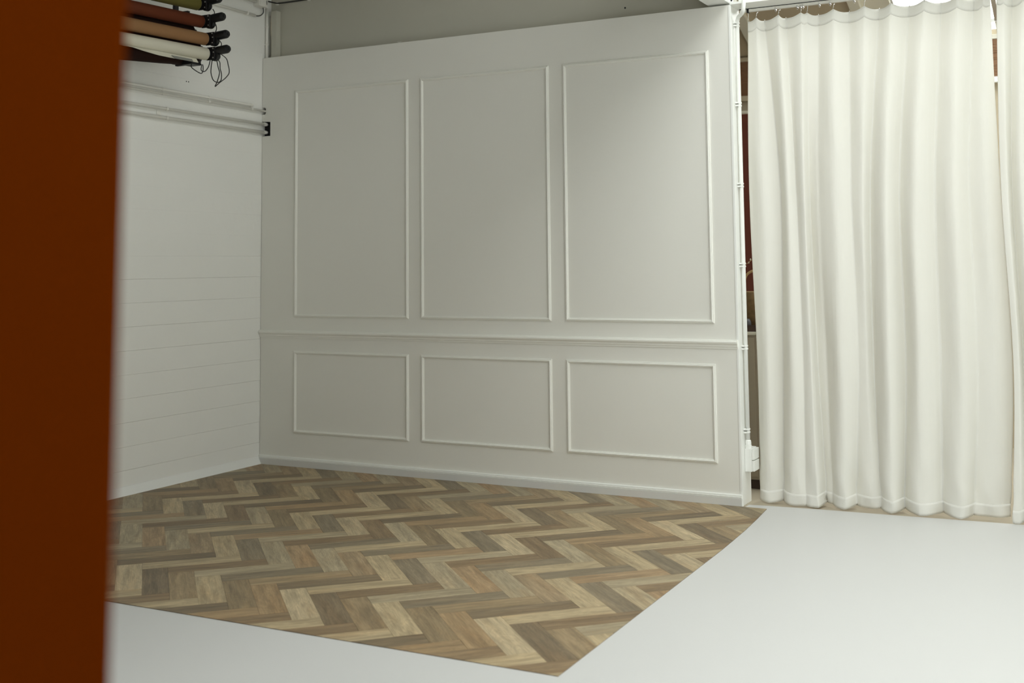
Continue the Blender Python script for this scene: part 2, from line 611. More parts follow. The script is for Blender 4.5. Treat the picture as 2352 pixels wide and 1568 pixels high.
for i in range(5):
    y = SY0 + (SY1 - SY0) * i / 4
    o = link('glazing_bar', BX(SX0, SX1, y - 0.02, y + 0.02, RIDGE_Z + 0.05, RIDGE_Z + 0.11), M['steel'], win)
    o.matrix_parent_inverse = inv
    if i < 4:
        o = link('pane', BX(SX0, SX1, y + 0.02, y + (SY1 - SY0) / 4 - 0.02, RIDGE_Z + 0.08, RIDGE_Z + 0.086), M['glass'], win)
        o.matrix_parent_inverse = inv
# rafters of the rear slope (seen above and beside the curtain)
for x in (3.94, 3.02, 2.1, 1.2):
    bm = bmesh.new()
    slope(bm, x, x + 0.085, EAVE_BACK, EAVE_Z - 0.05, RIDGE_Y + 0.5, RIDGE_Z - 0.2 - 0.05, 0.05)
    S('trim_rafter', bm, M['cream'])

# skylights: panes in a frame of bars
for nm, (ya, za, yb, zb), rows in (('window_1', (EAVE_BACK, EAVE_Z, RIDGE_Y, RIDGE_Z), 4),):
    win = empty(nm, (GX0, ya, za))
    win['kind'] = 'structure'
    inv = Matrix.Translation((-GX0, -ya, -za))
    nx = 4
    for i in range(nx + 1):
        x = GX0 + (GX1 - GX0) * i / nx
        bm = bmesh.new()
        slope(bm, x - 0.018, x + 0.018, ya, za + 0.03, yb, zb + 0.03, 0.05)
        o = link('glazing_bar', bm, M['steel'], win)
        o.matrix_parent_inverse = inv
    for r in range(rows + 1):
        f = r / rows
        y, z = ya + (yb - ya) * f, za + (zb - za) * f
        if nm == 'window_1' and r == 0:
            y, z = y - 0.13, z + 0.052
        bm = BX(GX0, GX1, y - 0.012, y + 0.012, z + 0.03, z + 0.055)
        o = link('cross_bar', bm, M['steel'], win)
        o.matrix_parent_inverse = inv
    for i in range(nx):
        for r in range(rows):
            f0, f1 = r / rows, (r + 1) / rows
            x0, x1 = GX0 + (GX1 - GX0) * i / nx, GX0 + (GX1 - GX0) * (i + 1) / nx
            bm = bmesh.new()
            slope(bm, x0 + 0.01, x1 - 0.01, ya + (yb - ya) * f0, za + (zb - za) * f0 + 0.07, ya + (yb - ya) * f1, za + (zb - za) * f1 + 0.07, 0.004)
            o = link('pane', bm, M['glass'], win)
            o.matrix_parent_inverse = inv

win = empty('added_window_3', (XR, WY0, WZ0))  # unseen window, added for side light on the walls
win['kind'] = 'structure'
inv = Matrix.Translation((-XR, -WY0, -WZ0))
for i in range(7):
    y = WY0 + (WY1 - WY0) * i / 6
    o = link('window_post', BX(XR + 0.06, XR + 0.12, y - 0.025, y + 0.025, WZ0, WZ1), M['steel'], win)
    o.matrix_parent_inverse = inv
    if i < 6:
        o = link('pane', BX(XR + 0.085, XR + 0.091, y + 0.02, y + (WY1 - WY0) / 6 - 0.02, WZ0 + 0.02, WZ1 - 0.02), M['glass'], win)
        o.matrix_parent_inverse = inv
for z in (WZ0 + 0.02, 1.45, WZ1 - 0.02):
    o = link('window_rail', BX(XR + 0.06, XR + 0.12, WY0, WY1, z - 0.025, z + 0.025), M['steel'], win)
    o.matrix_parent_inverse = inv

win = empty('added_window_4', (VX0, YF, VZ0))  # unseen window, added for frontal light on panelling and curtain
win['kind'] = 'structure'
inv = Matrix.Translation((-VX0, -YF, -VZ0))
for i in range(4):
    x = VX0 + (VX1 - VX0) * i / 3
    o = link('window_post', BX(x - 0.025, x + 0.025, YF - 0.12, YF - 0.06, VZ0, VZ1), M['steel'], win)
    o.matrix_parent_inverse = inv
    if i < 3:
        o = link('pane', BX(x + 0.02, x + (VX1 - VX0) / 3 - 0.02, YF - 0.091, YF - 0.085, VZ0 + 0.02, VZ1 - 0.02), M['glass'], win)
        o.matrix_parent_inverse = inv
for z in (VZ0 + 0.02, VZ1 - 0.02):
    o = link('window_rail', BX(VX0, VX1, YF - 0.12, YF - 0.06, z - 0.025, z + 0.025), M['steel'], win)
    o.matrix_parent_inverse = inv

# rear bay: end wall with its pale bands
S('wall_rear', BX(-0.2, XR + 0.2, 3.0, 3.2, 0, 3.3), M['tanwall'])
S('trim_8', BX(0.0, 3.9, 2.955, 2.999, 3.212, 3.25, bev=0.003), M['tanwall'])  # left part of the bar, coloured tan to stand for dimmer light
S('trim_9', BX(0.0, 3.9, 2.945, 2.999, 2.862, 2.908, bev=0.003), M['tanwall'])  # tan here too: weaker light on the left put into the colour
S('trim_5', BX(3.9, XR, 2.955, 2.999, 3.212, 3.25, bev=0.003), M['cream'])
S('trim_6', BX(3.9, XR, 2.945, 2.999, 2.862, 2.908, bev=0.003), M['trim'])

# header over the curtain: a white steel channel with its lower flange showing
bm = bmesh.new()
box(bm, WX - 0.002, XR, -0.004, 0.188, 3.05, 3.064)
box(bm, WX + 0.03, XR, 0.085, 0.1, 3.064, 3.30)
box(bm, WX + 0.03, XR, 0.0, 0.188, 3.30, 3.312)
S('trim_7', bm, M['trim'])
bm = bmesh.new()
lathe(bm, (WX + 0.01, -0.004, 3.074), (0.5, -0.8, 0.1), [(0, 0.006), (0.004, 0.006), (0.004, 0.003), (0.03, 0.003)], 8)
tag(link('bolt', bm, M['black'], None), 'small black bolt on the white channel above the panelled wall end', 'bolt')

# ================================================================== FLOOR COVERINGS
wpoly = [(0.034, -8.4), (0.034, -0.022), (3.66, -0.022), (3.698, -0.006), (3.700, 0.062), (3.80, 0.076), (4.112, 0.104), (4.549, 0.122), (4.792, 0.140), (5.2, 0.166), (6.4, 0.23), (7.5, 0.28), (7.5, -8.4)]
bm = prism(bmesh.new(), wpoly, 0.0, 0.002)
tag(link('floor_sheet', bm, M['sheetwhite']), 'large matt white vinyl sheet covering the floor in front of the curtain', 'floor covering')

vinyl = [(0.034, -3.125), (3.920, -3.097), (3.913, -2.890), (3.909, -2.60), (3.905, -2.245), (3.902, -1.90), (3.897, -1.55), (3.890, -1.088),
         (3.883, -0.88), (3.873, -0.62), (3.853, -0.30), (3.831, -0.0225), (0.034, -0.0225)]


def hull(pts):
    pts = sorted(pts)
    out = []
    for seq in (pts, pts[::-1]):
        h = []
        for p in seq:
            while len(h) >= 2 and (h[-1][0] - h[-2][0]) * (p[1] - h[-2][1]) - (h[-1][1] - h[-2][1]) * (p[0] - h[-2][0]) <= 0:
                h.pop()
            h.append(p)
        out += h[:-1]
    return out


vinyl = hull(vinyl)
mat_root = empty('herringbone_vinyl', (2.0, -1.5, 0.002))
tag(mat_root, 'brown wood-look herringbone floor vinyl with a hand-cut right edge by the panelled wall', 'floor covering')
VT = Matrix.Translation((-2.0, -1.5 * -1, -0.002))
bm = prism(bmesh.new(), vinyl, 0.002, 0.0034)
M['vinylback'] = mat('vinyl_backing', (0.13, 0.10, 0.07, 1), 0.6)
o = link('backing', bm, M['vinylback'], mat_root)
o.matrix_parent_inverse = Matrix.Translation((-2.0, 1.5, -0.002))


def clip(poly, clipper):
    out = poly
    n = len(clipper)
    for i in range(n):
        ax, ay = clipper[i]
        bx, by = clipper[(i + 1) % n]
        ex, ey = bx - ax, by - ay
        inp, out = out, []
        if not inp:
            return []
        for j in range(len(inp)):
            p, q = inp[j], inp[(j + 1) % len(inp)]
            sp = ex * (p[1] - ay) - ey * (p[0] - ax)
            sq = ex * (q[1] - ay) - ey * (q[0] - ax)
            if sp >= 0:
                out.append(p)
            if (sp >= 0) != (sq >= 0):
                t = sp / (sp - sq)
                out.append((p[0] + (q[0] - p[0]) * t, p[1] + (q[1] - p[1]) * t))
    return out


TONES = {
    'L': (0.399, 0.314, 0.188), 'C': (0.424, 0.339, 0.211), 'S': (0.348, 0.285, 0.182), 'G': (0.217, 0.173, 0.111), 'D': (0.190, 0.142, 0.085),
    'B': (0.223, 0.156, 0.087), 'N': (0.242, 0.179, 0.101), 'M': (0.279, 0.205, 0.116), 'R': (0.308, 0.213, 0.114), 'O': (0.325, 0.225, 0.125), 'K': (0.306, 0.225, 0.132),
}
# the print repeats every six planks along a row and every three rows
PRINT = {'P': ('LGSOSK', 'CDMLNR', 'LGCBSN'), 'Q': ('LBSGMD', 'LBLDRB', 'OSBGLG')}
KK = 0.08355
X0P, Y0P = 0.1469, 0.023
GAP = 0.0007
n_planks = 0
for mrow in range(-2, 7):
    for k in range(-45, 50):
        for typ in 'PQ':
            if typ == 'P':
                p0, p1, q0, q1 = k + 8 * mrow, k + 8 * mrow + 4, k, k + 1
            else:
                p0, p1, q0, q1 = k + 4 + 8 * mrow, k + 5 + 8 * mrow, k - 3, k + 1
            cs = [(p0, q0), (p1, q0), (p1, q1), (p0, q1)]
            wp = [(X0P + KK * (p + q), Y0P + KK * (q - p)) for p, q in cs]
            if max(c[0] for c in wp) < 0.03 or min(c[0] for c in wp) > 3.93 or max(c[1] for c in wp) < -3.13 or min(c[1] for c in wp) > -0.02:
                continue
            cx, cy = sum(c[0] for c in wp) / 4, sum(c[1] for c in wp) / 4
            shr = []
            for x, y in wp:                       # shrink by the joint
                dx, dy = x - cx, y - cy
                l = math.hypot(dx, dy)
                shr.append((x - dx / l * GAP * 1.4, y - dy / l * GAP * 1.4))
            if sum(shr[i][0] * shr[(i + 1) % 4][1] - shr[(i + 1) % 4][0] * shr[i][1] for i in range(4)) < 0:
                shr = shr[::-1]
            cp = clip(shr, vinyl)
            if len(cp) < 3:
                continue
            ar = abs(sum(cp[i][0] * cp[(i + 1) % len(cp)][1] - cp[(i + 1) % len(cp)][0] * cp[i][1] for i in range(len(cp)))) / 2
            if ar < 2e-4:
                continue
            ang = -math.pi / 4 if typ == 'P' else math.pi / 4
            ca, sa = math.cos(-ang), math.sin(-ang)
            loc = [((x - cx) * ca - (y - cy) * sa, (x - cx) * sa + (y - cy) * ca) for x, y in cp]
            bm = prism(bmesh.new(), loc, 0.0, 0.0016)
            o = link('plank', bm, M['plank'], mat_root)
            o.matrix_parent_inverse = Matrix.Translation((-2.0, 1.5, -0.002))
            o.location = (cx, cy, 0.0034 + RNG.uniform(0, 0.0002))
            o.rotation_euler = (0, 0, ang)
            t = PRINT[typ][mrow % 3][(k + 4 * mrow + 3 - 16) % 6]
            c = TONES[t]
            j = RNG.uniform(0.94, 1.06)
            o.color = (c[0] * j, c[1] * j, c[2] * j, 1)
            n_planks += 1

# ================================================================== LEFT WALL SERVICES
def pipe_thing(label, z, r, y_end, clips, elbow=False, collar=False):
    root = empty('wall_pipe', (0.03, y_end, z))
    tag(root, label, 'pipe', 'white pipes on the left wall')
    inv = Matrix.Translation((-0.03, -y_end, -z))
    bm = bmesh.new()
    if elbow:
        tube(bm, [(0.03, -8.4, z), (0.03, y_end - 0.022, z), (0.0285, y_end - 0.010, z), (0.024, y_end - 0.003, z), (0.014, y_end, z), (0.0, y_end, z)], r, 12, 1)
    else:
        cyl(bm, (0.03, -8.4, z), (0.03, y_end, z), r, n=14)
    o = link('tube', bm, M['pipe'], root, smooth=True)
    o.matrix_parent_inverse = inv
    for y in clips:
        bm = bmesh.new()
        cyl(bm, (0.03, y - 0.008, z), (0.03, y + 0.008, z), r + 0.0025, n=14)
        box(bm, 0.0005, 0.03, y - 0.005, y + 0.005, z - 0.004, z + 0.004)
        o = link('pipe_clip', bm, M['pipe'], root)
        o.matrix_parent_inverse = inv
    if collar:
        bm = bmesh.new()
        lathe(bm, (0.03, y_end - 0.04, z), (0, 1, 0), [(0, r), (0.0, r + 0.004), (0.018, r + 0.004), (0.018, r + 0.002), (0.03, r + 0.002), (0.034, r - 0.002)], 16)
        o = link('end_collar', bm, M['pipe'], root)
        o.matrix_parent_inverse = inv
    return root


pipe_thing('thin white wall pipe, highest of the four, bending into the wall before the corner', 2.670, 0.0085, -0.135, [-1.072, -0.618, -0.165, -1.6, -2.2], elbow=True)
pipe_thing('thin white wall pipe passing through the small round notch in the panelled wall', 2.6405, 0.0085, 0.029, [-1.072, -0.618, -0.156, -1.6, -2.2])
pipe_thing('thicker white wall pipe entering the square dark notch at its top', 2.540, 0.0105, 0.029, [-1.033, -2.1, -3.1], collar=True)
pipe_thing('thicker white wall pipe, lowest of the four, entering the bottom of the square notch', 2.4785, 0.0105, 0.029, [-1.031, -2.1, -3.1], collar=True)
bm = BX(0.0005, 0.006, -1.10, -1.065, 2.497, 2.525)
tag(link('fixing_plate', bm, M['pipe']), 'little white fixing plate between the two lower wall pipes', 'plate')

# conduits, junction box and the cable along the upper wall
root = empty('junction_box', (0.03, -0.06, 3.45))
tag(root, 'white plastic junction box up in the corner above the panelled wall', 'junction box')
inv = Matrix.Translation((-0.03, 0.06, -3.45))
o = link('housing', BX(0.002, 0.062, -0.115, -0.015, 3.435, 3.50, bev=0.004), M['pipe'], root)
o.matrix_parent_inverse = inv
bm = BX(0.062, 0.068, -0.108, -0.022, 3.44, 3.495, bev=0.002)
o = link('lid', bm, M['pipe'], root)
o.matrix_parent_inverse = inv
o = link('lid_slot', BX(0.0675, 0.0692, -0.040, -0.034, 3.452, 3.485), M['dark'], root)
o.matrix_parent_inverse = inv
for z in (3.462, 3.482):
    bm = bmesh.new()
    cyl(bm, (0.03, -0.9, z), (0.03, -0.115, z), 0.008, n=12)
    tag(link('conduit', bm, M['pipe'], None, True), ['short white conduit entering the junction box low down', 'short white conduit entering the junction box higher up'][z > 3.47], 'conduit')
bm = bmesh.new()
cyl(bm, (0.02, -1.4, 3.361), (0.02, -0.111, 3.361), 0.0095, n=12)
root = tag(link('conduit', bm, M['pipe'], None, True), 'white conduit on the left wall ending below the junction box, cable hanging out', 'conduit')
link('pipe_clip', BX(0.0005, 0.03, -0.21, -0.195, 3.349, 3.373), M['pipe'], root)
bm = tube(bmesh.new(), [(0.02, -0.115, 3.361), (0.022, -0.09, 3.361), (0.026, -0.055, 3.372), (0.03, -0.03, 3.40), (0.03, -0.035, 3.44)], 0.004, 8, 8)
tag(link('cable', bm, M['cable'], None, True), 'black cable looping from the conduit end up into the junction box', 'cable')
bm = bmesh.new()
cyl(bm, (0.016, 0.03, 3.0525), (0.016, 0.03, 3.44), 0.0105, n=12)
root = tag(link('conduit', bm, M['pipe'], None, True), 'thin vertical white conduit in the corner above the panelled wall', 'conduit')
for z in (3.16, 3.30):
    link('pipe_clip', BX(0.001, 0.03, 0.022, 0.038, z - 0.006, z + 0.006), M['pipe'], root)
bm = tube(bmesh.new(), [(0.05, -0.01, 3.488), (0.06, 0.06, 3.488), (0.09, 0.089, 3.487), (0.249, 0.093, 3.4865), (0.5, 0.093, 3.487), (1.2, 0.093, 3.487), (3.5, 0.093, 3.487)], 0.0055, 8, 6)
root = tag(link('cable', bm, M['cable'], None, True), 'black cable clipped along the upper wall away from the junction box', 'cable')
for x in (0.066, 0.371, 0.70, 1.1, 1.6, 2.1, 2.6, 3.1):
    link('cable_clip', BX(x - 0.010, x + 0.010, 0.082, 0.0995, 3.475, 3.497, bev=0.002), M['pipe'], root)

bm = bmesh.new()
for a_ in (-0.9, -0.2, 0.6):
    tube(bm, [(1.228, 0.03, 3.0505), (1.228 + 0.006 * a_, 0.03, 3.058), (1.228 + 0.02 * a_, 0.03, 3.066)], 0.0016, 6, 3)
tag(link('cable_tie_stub', bm, M['pipe'], None, True), 'tiny white cable tie stub on the top edge of the panelled wall', 'cable tie')

# ================================================================== BACKDROP ROLLS
RD = Vector((-0.12, -1.0, 0)).normalized()      # from the far end towards the viewer


def roll(label, m, x, y, z, r, motor=True, length=3.0):
    root = empty('backdrop_roll', (x, y, z))
    tag(root, label, 'paper roll', 'backdrop rolls on the left wall')
    P = Vector((0, 0, 0))
    bm = bmesh.new()
    lathe(bm, P, RD, [(0, 0.02), (0, r - 0.003), (0.003, r), (length, r), (length, 0.02)], 40)
    link('paper', bm, m, root, False)
    for p in root.children[-1].data.polygons:
        p.use_smooth = len(p.vertices) == 4 and abs(p.normal.dot(RD)) < 0.5
    bm = bmesh.new()
    lathe(bm, P, -RD, [(-0.02, 0.030), (0.012, 0.030), (0.012, 0.012), (0.03, 0.012)], 20)
    link('hub', bm, M['black'], root)
    if motor:
        mo = empty('motor', (0, 0, 0))
        mo.parent = root
        bm = BX(-0.008, 0.062, 0.012, 0.022, -0.040, 0.046, bev=0.002)
        link('mounting_plate', bm, M['blacksteel'], mo)
        bm = bmesh.new()
        lathe(bm, (0.046, 0.022, -0.012), (0, 1, 0), [(0, 0.034), (0.026, 0.034), (0.032, 0.031), (0.032, 0.024), (0.045, 0.020)], 24)
        link('gear_housing', bm, M['black'], mo)
        bm = bmesh.new()
        lathe(bm, (0.036, 0.045, 0.022), (1, 0, 0.06), [(0, 0.024), (0.03, 0.029), (0.100, 0.029), (0.107, 0.028), (0.120, 0.020), (0.120, 0.012), (0.126, 0.010)], 24)
        link('motor_can', bm, M['black'], mo, False)
        for sx, sz in ((0.048, 0.036), (0.053, 0.010), (0.050, -0.026)):
            bm = bmesh.new()
            lathe(bm, (sx, 0.0122, sz), (0, -1, 0), [(0, 0.0052), (0.003, 0.0045), (0.004, 0.002)], 10)
            link('screw', bm, M['steel'], mo)
    return root


EX = 0.45
R1 = roll('white paper backdrop roll, lowest of the motor-driven rolls', M['whitepaper'], EX, -1.115, 2.866, 0.0415)
roll('tan paper backdrop roll just above the white one', M['tanpaper'], EX, -1.125, 2.9640, 0.0415)
roll('rust-brown paper backdrop roll between the tan and the olive one', M['rust'], EX, -1.165, 3.0740, 0.041)
roll('olive green paper backdrop roll at the very top of the stack', M['olive'], EX, -1.20, 3.186, 0.043)
# loose end of the white paper with the grey tape
bm = bmesh.new()
pts = [(0.445, -1.20, 2.823, 2.795), (0.430, -1.43, 2.823, 2.793), (0.42, -1.53, 2.824, 2.795), (0.405, -1.64, 2.824, 2.806), (0.39, -1.76, 2.824, 2.822)]
t_ = [bm.verts.new((x, y, a)) for x, y, a, b in pts]
u_ = [bm.verts.new((x + 0.018, y, b)) for x, y, a, b in pts]
for i in range(len(pts) - 1):
    bm.faces.new((t_[i], t_[i + 1], u_[i + 1], u_[i]))
o = link('loose_paper_end', bm, M['whitepaper'], R1)
o.matrix_parent_inverse = Matrix.Translation((-EX, 1.115, -2.866))
sm = o.modifiers.new('thick', 'SOLIDIFY')
sm.thickness = 0.0015
bm = bmesh.new()
tp = [(0.4585, -1.255, 2.809), (0.4485, -1.43, 2.809), (0.4535, -1.40, 2.7925), (0.4655, -1.252, 2.7935)]
bm.faces.new([bm.verts.new(p) for p in tp])
o = link('tape_patch', bm, M['tape'], R1)
o['label'] = 'grey strip of tape on the loose paper end'
o.matrix_parent_inverse = Matrix.Translation((-EX, 1.115, -2.866))
sm = o.modifiers.new('thick', 'SOLIDIFY')
sm.thickness = 0.003
sm.offset = 0
# fifth, dark brown roll without a motor, behind and below the white one
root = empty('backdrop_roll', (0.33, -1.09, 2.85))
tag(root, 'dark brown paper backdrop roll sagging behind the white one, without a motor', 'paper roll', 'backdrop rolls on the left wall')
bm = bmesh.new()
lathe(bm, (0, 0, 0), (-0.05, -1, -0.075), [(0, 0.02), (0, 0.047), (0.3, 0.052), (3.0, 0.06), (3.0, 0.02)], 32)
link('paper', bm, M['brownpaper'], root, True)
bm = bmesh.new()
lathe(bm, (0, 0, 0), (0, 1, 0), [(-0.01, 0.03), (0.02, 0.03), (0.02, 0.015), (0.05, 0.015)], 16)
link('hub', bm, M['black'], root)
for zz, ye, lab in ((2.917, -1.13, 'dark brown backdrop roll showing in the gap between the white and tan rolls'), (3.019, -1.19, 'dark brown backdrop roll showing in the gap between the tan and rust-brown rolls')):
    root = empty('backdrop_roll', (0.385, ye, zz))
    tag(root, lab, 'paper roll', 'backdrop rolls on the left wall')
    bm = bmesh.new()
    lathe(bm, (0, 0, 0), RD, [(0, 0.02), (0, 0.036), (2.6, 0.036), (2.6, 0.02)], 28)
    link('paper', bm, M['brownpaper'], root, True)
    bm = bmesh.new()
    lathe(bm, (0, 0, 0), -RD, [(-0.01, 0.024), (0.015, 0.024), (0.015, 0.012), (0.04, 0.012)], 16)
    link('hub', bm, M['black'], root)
# hanger carrying the rolls, fixed to the ceiling
root = empty('roll_bracket', (0.29, -1.2, 3.74))
tag(root, 'black steel hanger coming down from the ceiling behind the backdrop rolls', 'bracket')
inv = Matrix.Translation((-0.29, 1.2, -3.74))
for nm, bm in (('upright', BX(0.246, 0.272, -1.215, -1.185, 2.80, 3.755, bev=0.002)), ('ceiling_plate', BX(0.22, 0.36, -1.26, -1.14, 3.742, 3.757, bev=0.002)),
               ('cross_arm', BX(0.272, 0.375, -1.212, -1.190, 3.125, 3.148, bev=0.002)), ('cross_arm', BX(0.272, 0.349, -1.212, -1.190, 2.786, 2.798, bev=0.002))):
    o = link(nm, bm, M['blacksteel'], root)
    o.matrix_parent_inverse = inv
bm = BX(0.35, 0.44, -1.235, -1.15, 2.784, 2.812, bev=0.003)
tag(link('control_box', bm, M['black']), 'small black control box under the end of the white backdrop roll', 'box')
# cables
X = 0.48
for lab, pts in (
    ('long black cable loop hanging from the lowest motor, rounded at the bottom', [(X, -1.088, 2.835), (X, -1.097, 2.779), (X, -1.098, 2.738), (X, -1.077, 2.696), (X, -1.036, 2.685), (X, -1.003, 2.702), (X, -0.997, 2.744), (X, -1.011, 2.784), (X + .005, -1.02, 2.82), (X + .015, -1.055, 2.838)]),
    ('long black cable loop hanging from the lowest motor, coming to a point at the bottom', [(X + .012, -1.06, 2.835), (X + .012, -1.043, 2.783), (X + .012, -1.030, 2.748), (X + .012, -1.051, 2.688), (X + .012, -1.071, 2.652), (X + .012, -1.030, 2.682), (X + .012, -0.971, 2.723), (X + .012, -0.935, 2.766), (X + .012, -0.948, 2.822), (X + .03, -0.985, 2.85), (X + .04, -1.045, 2.868)]),
    ('short black cable loop dangling below the dark brown roll end', [(X - .05, -1.225, 2.79), (X - .04, -1.241, 2.764), (X - .02, -1.233, 2.743), (X, -1.196, 2.723), (X, -1.176, 2.739), (X, -1.174, 2.768), (X, -1.18, 2.785)]),
    ('short black cable between control box and lowest motor', [(X - .05, -1.17, 2.795), (X - .01, -1.18, 2.783), (X, -1.191, 2.745), (X, -1.159, 2.741), (X, -1.125, 2.775), (X, -1.105, 2.83)]),
    ('black cable from the olive roll motor down to the rust-brown roll motor', [(X, -1.09, 3.17), (X + .01, -1.083, 3.145), (X, -1.095, 3.10)]),
    ('black cable from the rust-brown roll motor down to the tan roll motor', [(X, -1.06, 3.075), (X + .01, -1.062, 3.036), (X, -1.085, 2.99)]),
    ('black cable from the tan roll motor down to the white roll motor', [(X, -1.03, 2.975), (X + .01, -1.012, 2.945), (X, -1.03, 2.90)])):
    tag(link('power_cable', tube(bmesh.new(), pts, 0.0032, 8, 7), M['cable'], None, True), lab, 'cable', 'motor cables')

# ================================================================== WALL END: conduit and socket box
root = empty('conduit', (3.70, 0.085, 0.33))
tag(root, 'tall white conduit clipped up the end of the panelled wall beside the curtain', 'conduit')
inv = Matrix.Translation((-3.70, -0.085, -0.33))
bm = tube(bmesh.new(), [(3.6975, 0.085, 0.36), (3.6975, 0.085, 1.5)] + catmull([(3.6975, 0.085, 2.915), (3.6985, 0.085, 2.955), (3.711, 0.07, 2.982), (3.742, 0.02, 2.985), (3.764, -0.012, 2.998), (3.772, -0.022, 3.03), (3.776, -0.022, 3.09)], 6) + [(3.776, -0.022, 3.4), (3.776, 0.0, 3.6)], 0.0125, 12, 1)
o = link('tube', bm, M['trim'], root, True)
o.matrix_parent_inverse = inv
for z in (2.937, 2.435, 1.933, 1.442, 0.941, 0.44):
    bm = bmesh.new()
    for dz in (-0.009, 0.009):
        cyl(bm, (3.6975, 0.085, z + dz - 0.0045), (3.6975, 0.085, z + dz + 0.0045), 0.0155, n=14)
        box(bm, 3.6805, 3.699, 0.052, 0.085, z + dz - 0.0045, z + dz + 0.0045, bev=0.001)
    o = link('pipe_clip', bm, M['trim'], root)
    o.matrix_parent_inverse = inv
bm = bmesh.new()
lathe(bm, (3.6985, 0.085, 0.3345), (0, 0, 1), [(0, 0.020), (0.022, 0.020), (0.022, 0.0165), (0.027, 0.0165), (0.027, 0.019), (0.045, 0.017), (0.05, 0.0125)], 18)
o = link('gland', bm, M['trim'], root)
o.matrix_parent_inverse = inv

root = empty('socket_box', (3.70, 0.12, 0.18))
tag(root, 'white double socket box at the bottom of the wall-end conduit', 'socket')
inv = Matrix.Translation((-3.70, -0.12, -0.18))
o = link('housing', BX(3.6805, 3.722, 0.062, 0.180, 0.196, 0.334, bev=0.004), M['trim'], root)
o.matrix_parent_inverse = inv
for z0, z1 in ((0.199, 0.262), (0.2675, 0.331)):
    o = link('socket_cover', BX(3.7225, 3.738, 0.066, 0.176, z0, z1, bev=0.003), M['trim'], root)
    o.matrix_parent_inverse = inv

# ================================================================== CURTAINS
ZS = (2.96, 1.92, 0.85, 0.012)
AMP = (0.075, 0.095, 0.105, 0.115)
C1 = [
((3.745, 3.722, 3.742, 3.734), (0.6, 0.55, 0.6, 0.65)),
((3.805, 3.813, 3.817, 3.799), (0.25, 0.15, 0.1, 0.15)),
((3.844, 3.909, 3.892, 3.877), (0.9, 0.9, 0.9, 0.75)),
((3.948, 3.970, 3.968, 3.967), (0.05, 0.1, 0.0, -0.05)),
((3.980, 4.012, 4.030, 4.023), (0.75, 0.55, 0.3, 0.15)),
((4.086, 4.069, 4.079, 4.096), (0.05, 0.15, 0.1, -0.05)),
((4.118, 4.086, 4.100, 4.131), (0.35, 0.9, 1.0, 1.0)),
((4.179, 4.149, 4.156, 4.171), (0.8, 0.5, 0.75, 0.75)),
((4.281, 4.250, 4.255, 4.251), (0, 0.05, 0, 0)),
((4.362, 4.339, 4.348, 4.299), (0.8, 0.7, 0.6, 0.9)),
((4.462, 4.410, 4.395, 4.396), (0.05, 0.3, 0.5, 0.45)),
((4.538, 4.445, 4.425, 4.447), (0.8, 0.95, 1.0, 0.7)),
((4.615, 4.544, 4.529, 4.516), (0, 0, -0.05, 0)),
((4.710, 4.613, 4.610, 4.572), (0.8, 0.95, 1.05, 0.95)),
((4.804, 4.710, 4.697, 4.676), (0, 0, 0, 0)),
((4.888, 4.815, 4.804, 4.784), (0.8, 0.8, 0.8, 0.75)),
((4.983, 4.924, 4.920, 4.889), (0, 0, 0.1, 0)),
((5.069, 5.000, 5.005, 4.951), (0.8, 0.8, 0.7, 0.8)),
((5.120, 5.088, 5.099, 5.050), (0.3, 0.4, 0.5, 0.6)),
((5.159, 5.164, 5.185, 5.140), (0.3, 0.8, 0.95, 0.95)),
]
C2 = [
((5.193, 5.173, 5.197, 5.160), (0.1, 0.1, 0, 0)),
((5.230, 5.206, 5.224, 5.192), (0, 0, -0.05, -0.05)),
((5.273, 5.228, 5.245, 5.233), (0.7, 0.7, 0.7, 0.8)),
((5.333, 5.280, 5.299, 5.290), (0, 0, 0, 0)),
((5.409, 5.358, 5.360, 5.344), (0.8, 0.8, 0.8, 0.8)),
]
xx = 5.50
for i in range(14):
    dd = 0 if i % 2 == 0 else 0.8
    C2.append(((xx, xx - 0.05, xx - 0.05 + RNG.uniform(-.012, .012), xx - 0.06 + RNG.uniform(-.015, .015)), (dd, dd, dd + RNG.uniform(-.1, .1), dd)))
    xx += 0.088


def hinterp(vals, z):
    """smooth interpolation of four values given at the heights ZS"""
    if z >= ZS[0]:
        return vals[0]
    for i in range(3):
        if z >= ZS[i + 1]:
            t = (ZS[i] - z) / (ZS[i] - ZS[i + 1])
            m = [0] * 4
            for q in range(4):
                a, b = max(q - 1, 0), min(q + 1, 3)
                m[q] = (vals[b] - vals[a]) / (b - a)
            h = 1.0
            return ((2 * t ** 3 - 3 * t ** 2 + 1) * vals[i] + (t ** 3 - 2 * t ** 2 + t) * m[i] + (-2 * t ** 3 + 3 * t ** 2) * vals[i + 1] + (t ** 3 - t ** 2) * m[i + 1])
    return vals[3]


def front_y(x):
    return 0.115 + 0.033 * (x - 3.7)


def wob(x, z, s):
    return (math.sin(x * 21.3 + z * 1.7 + s) * math.sin(z * 3.1 + x * 4.0 + 2 * s) + 0.6 * math.sin(x * 47 + z * 2.3 + 3 * s) * math.sin(z * 5.3 + s)) * 0.5


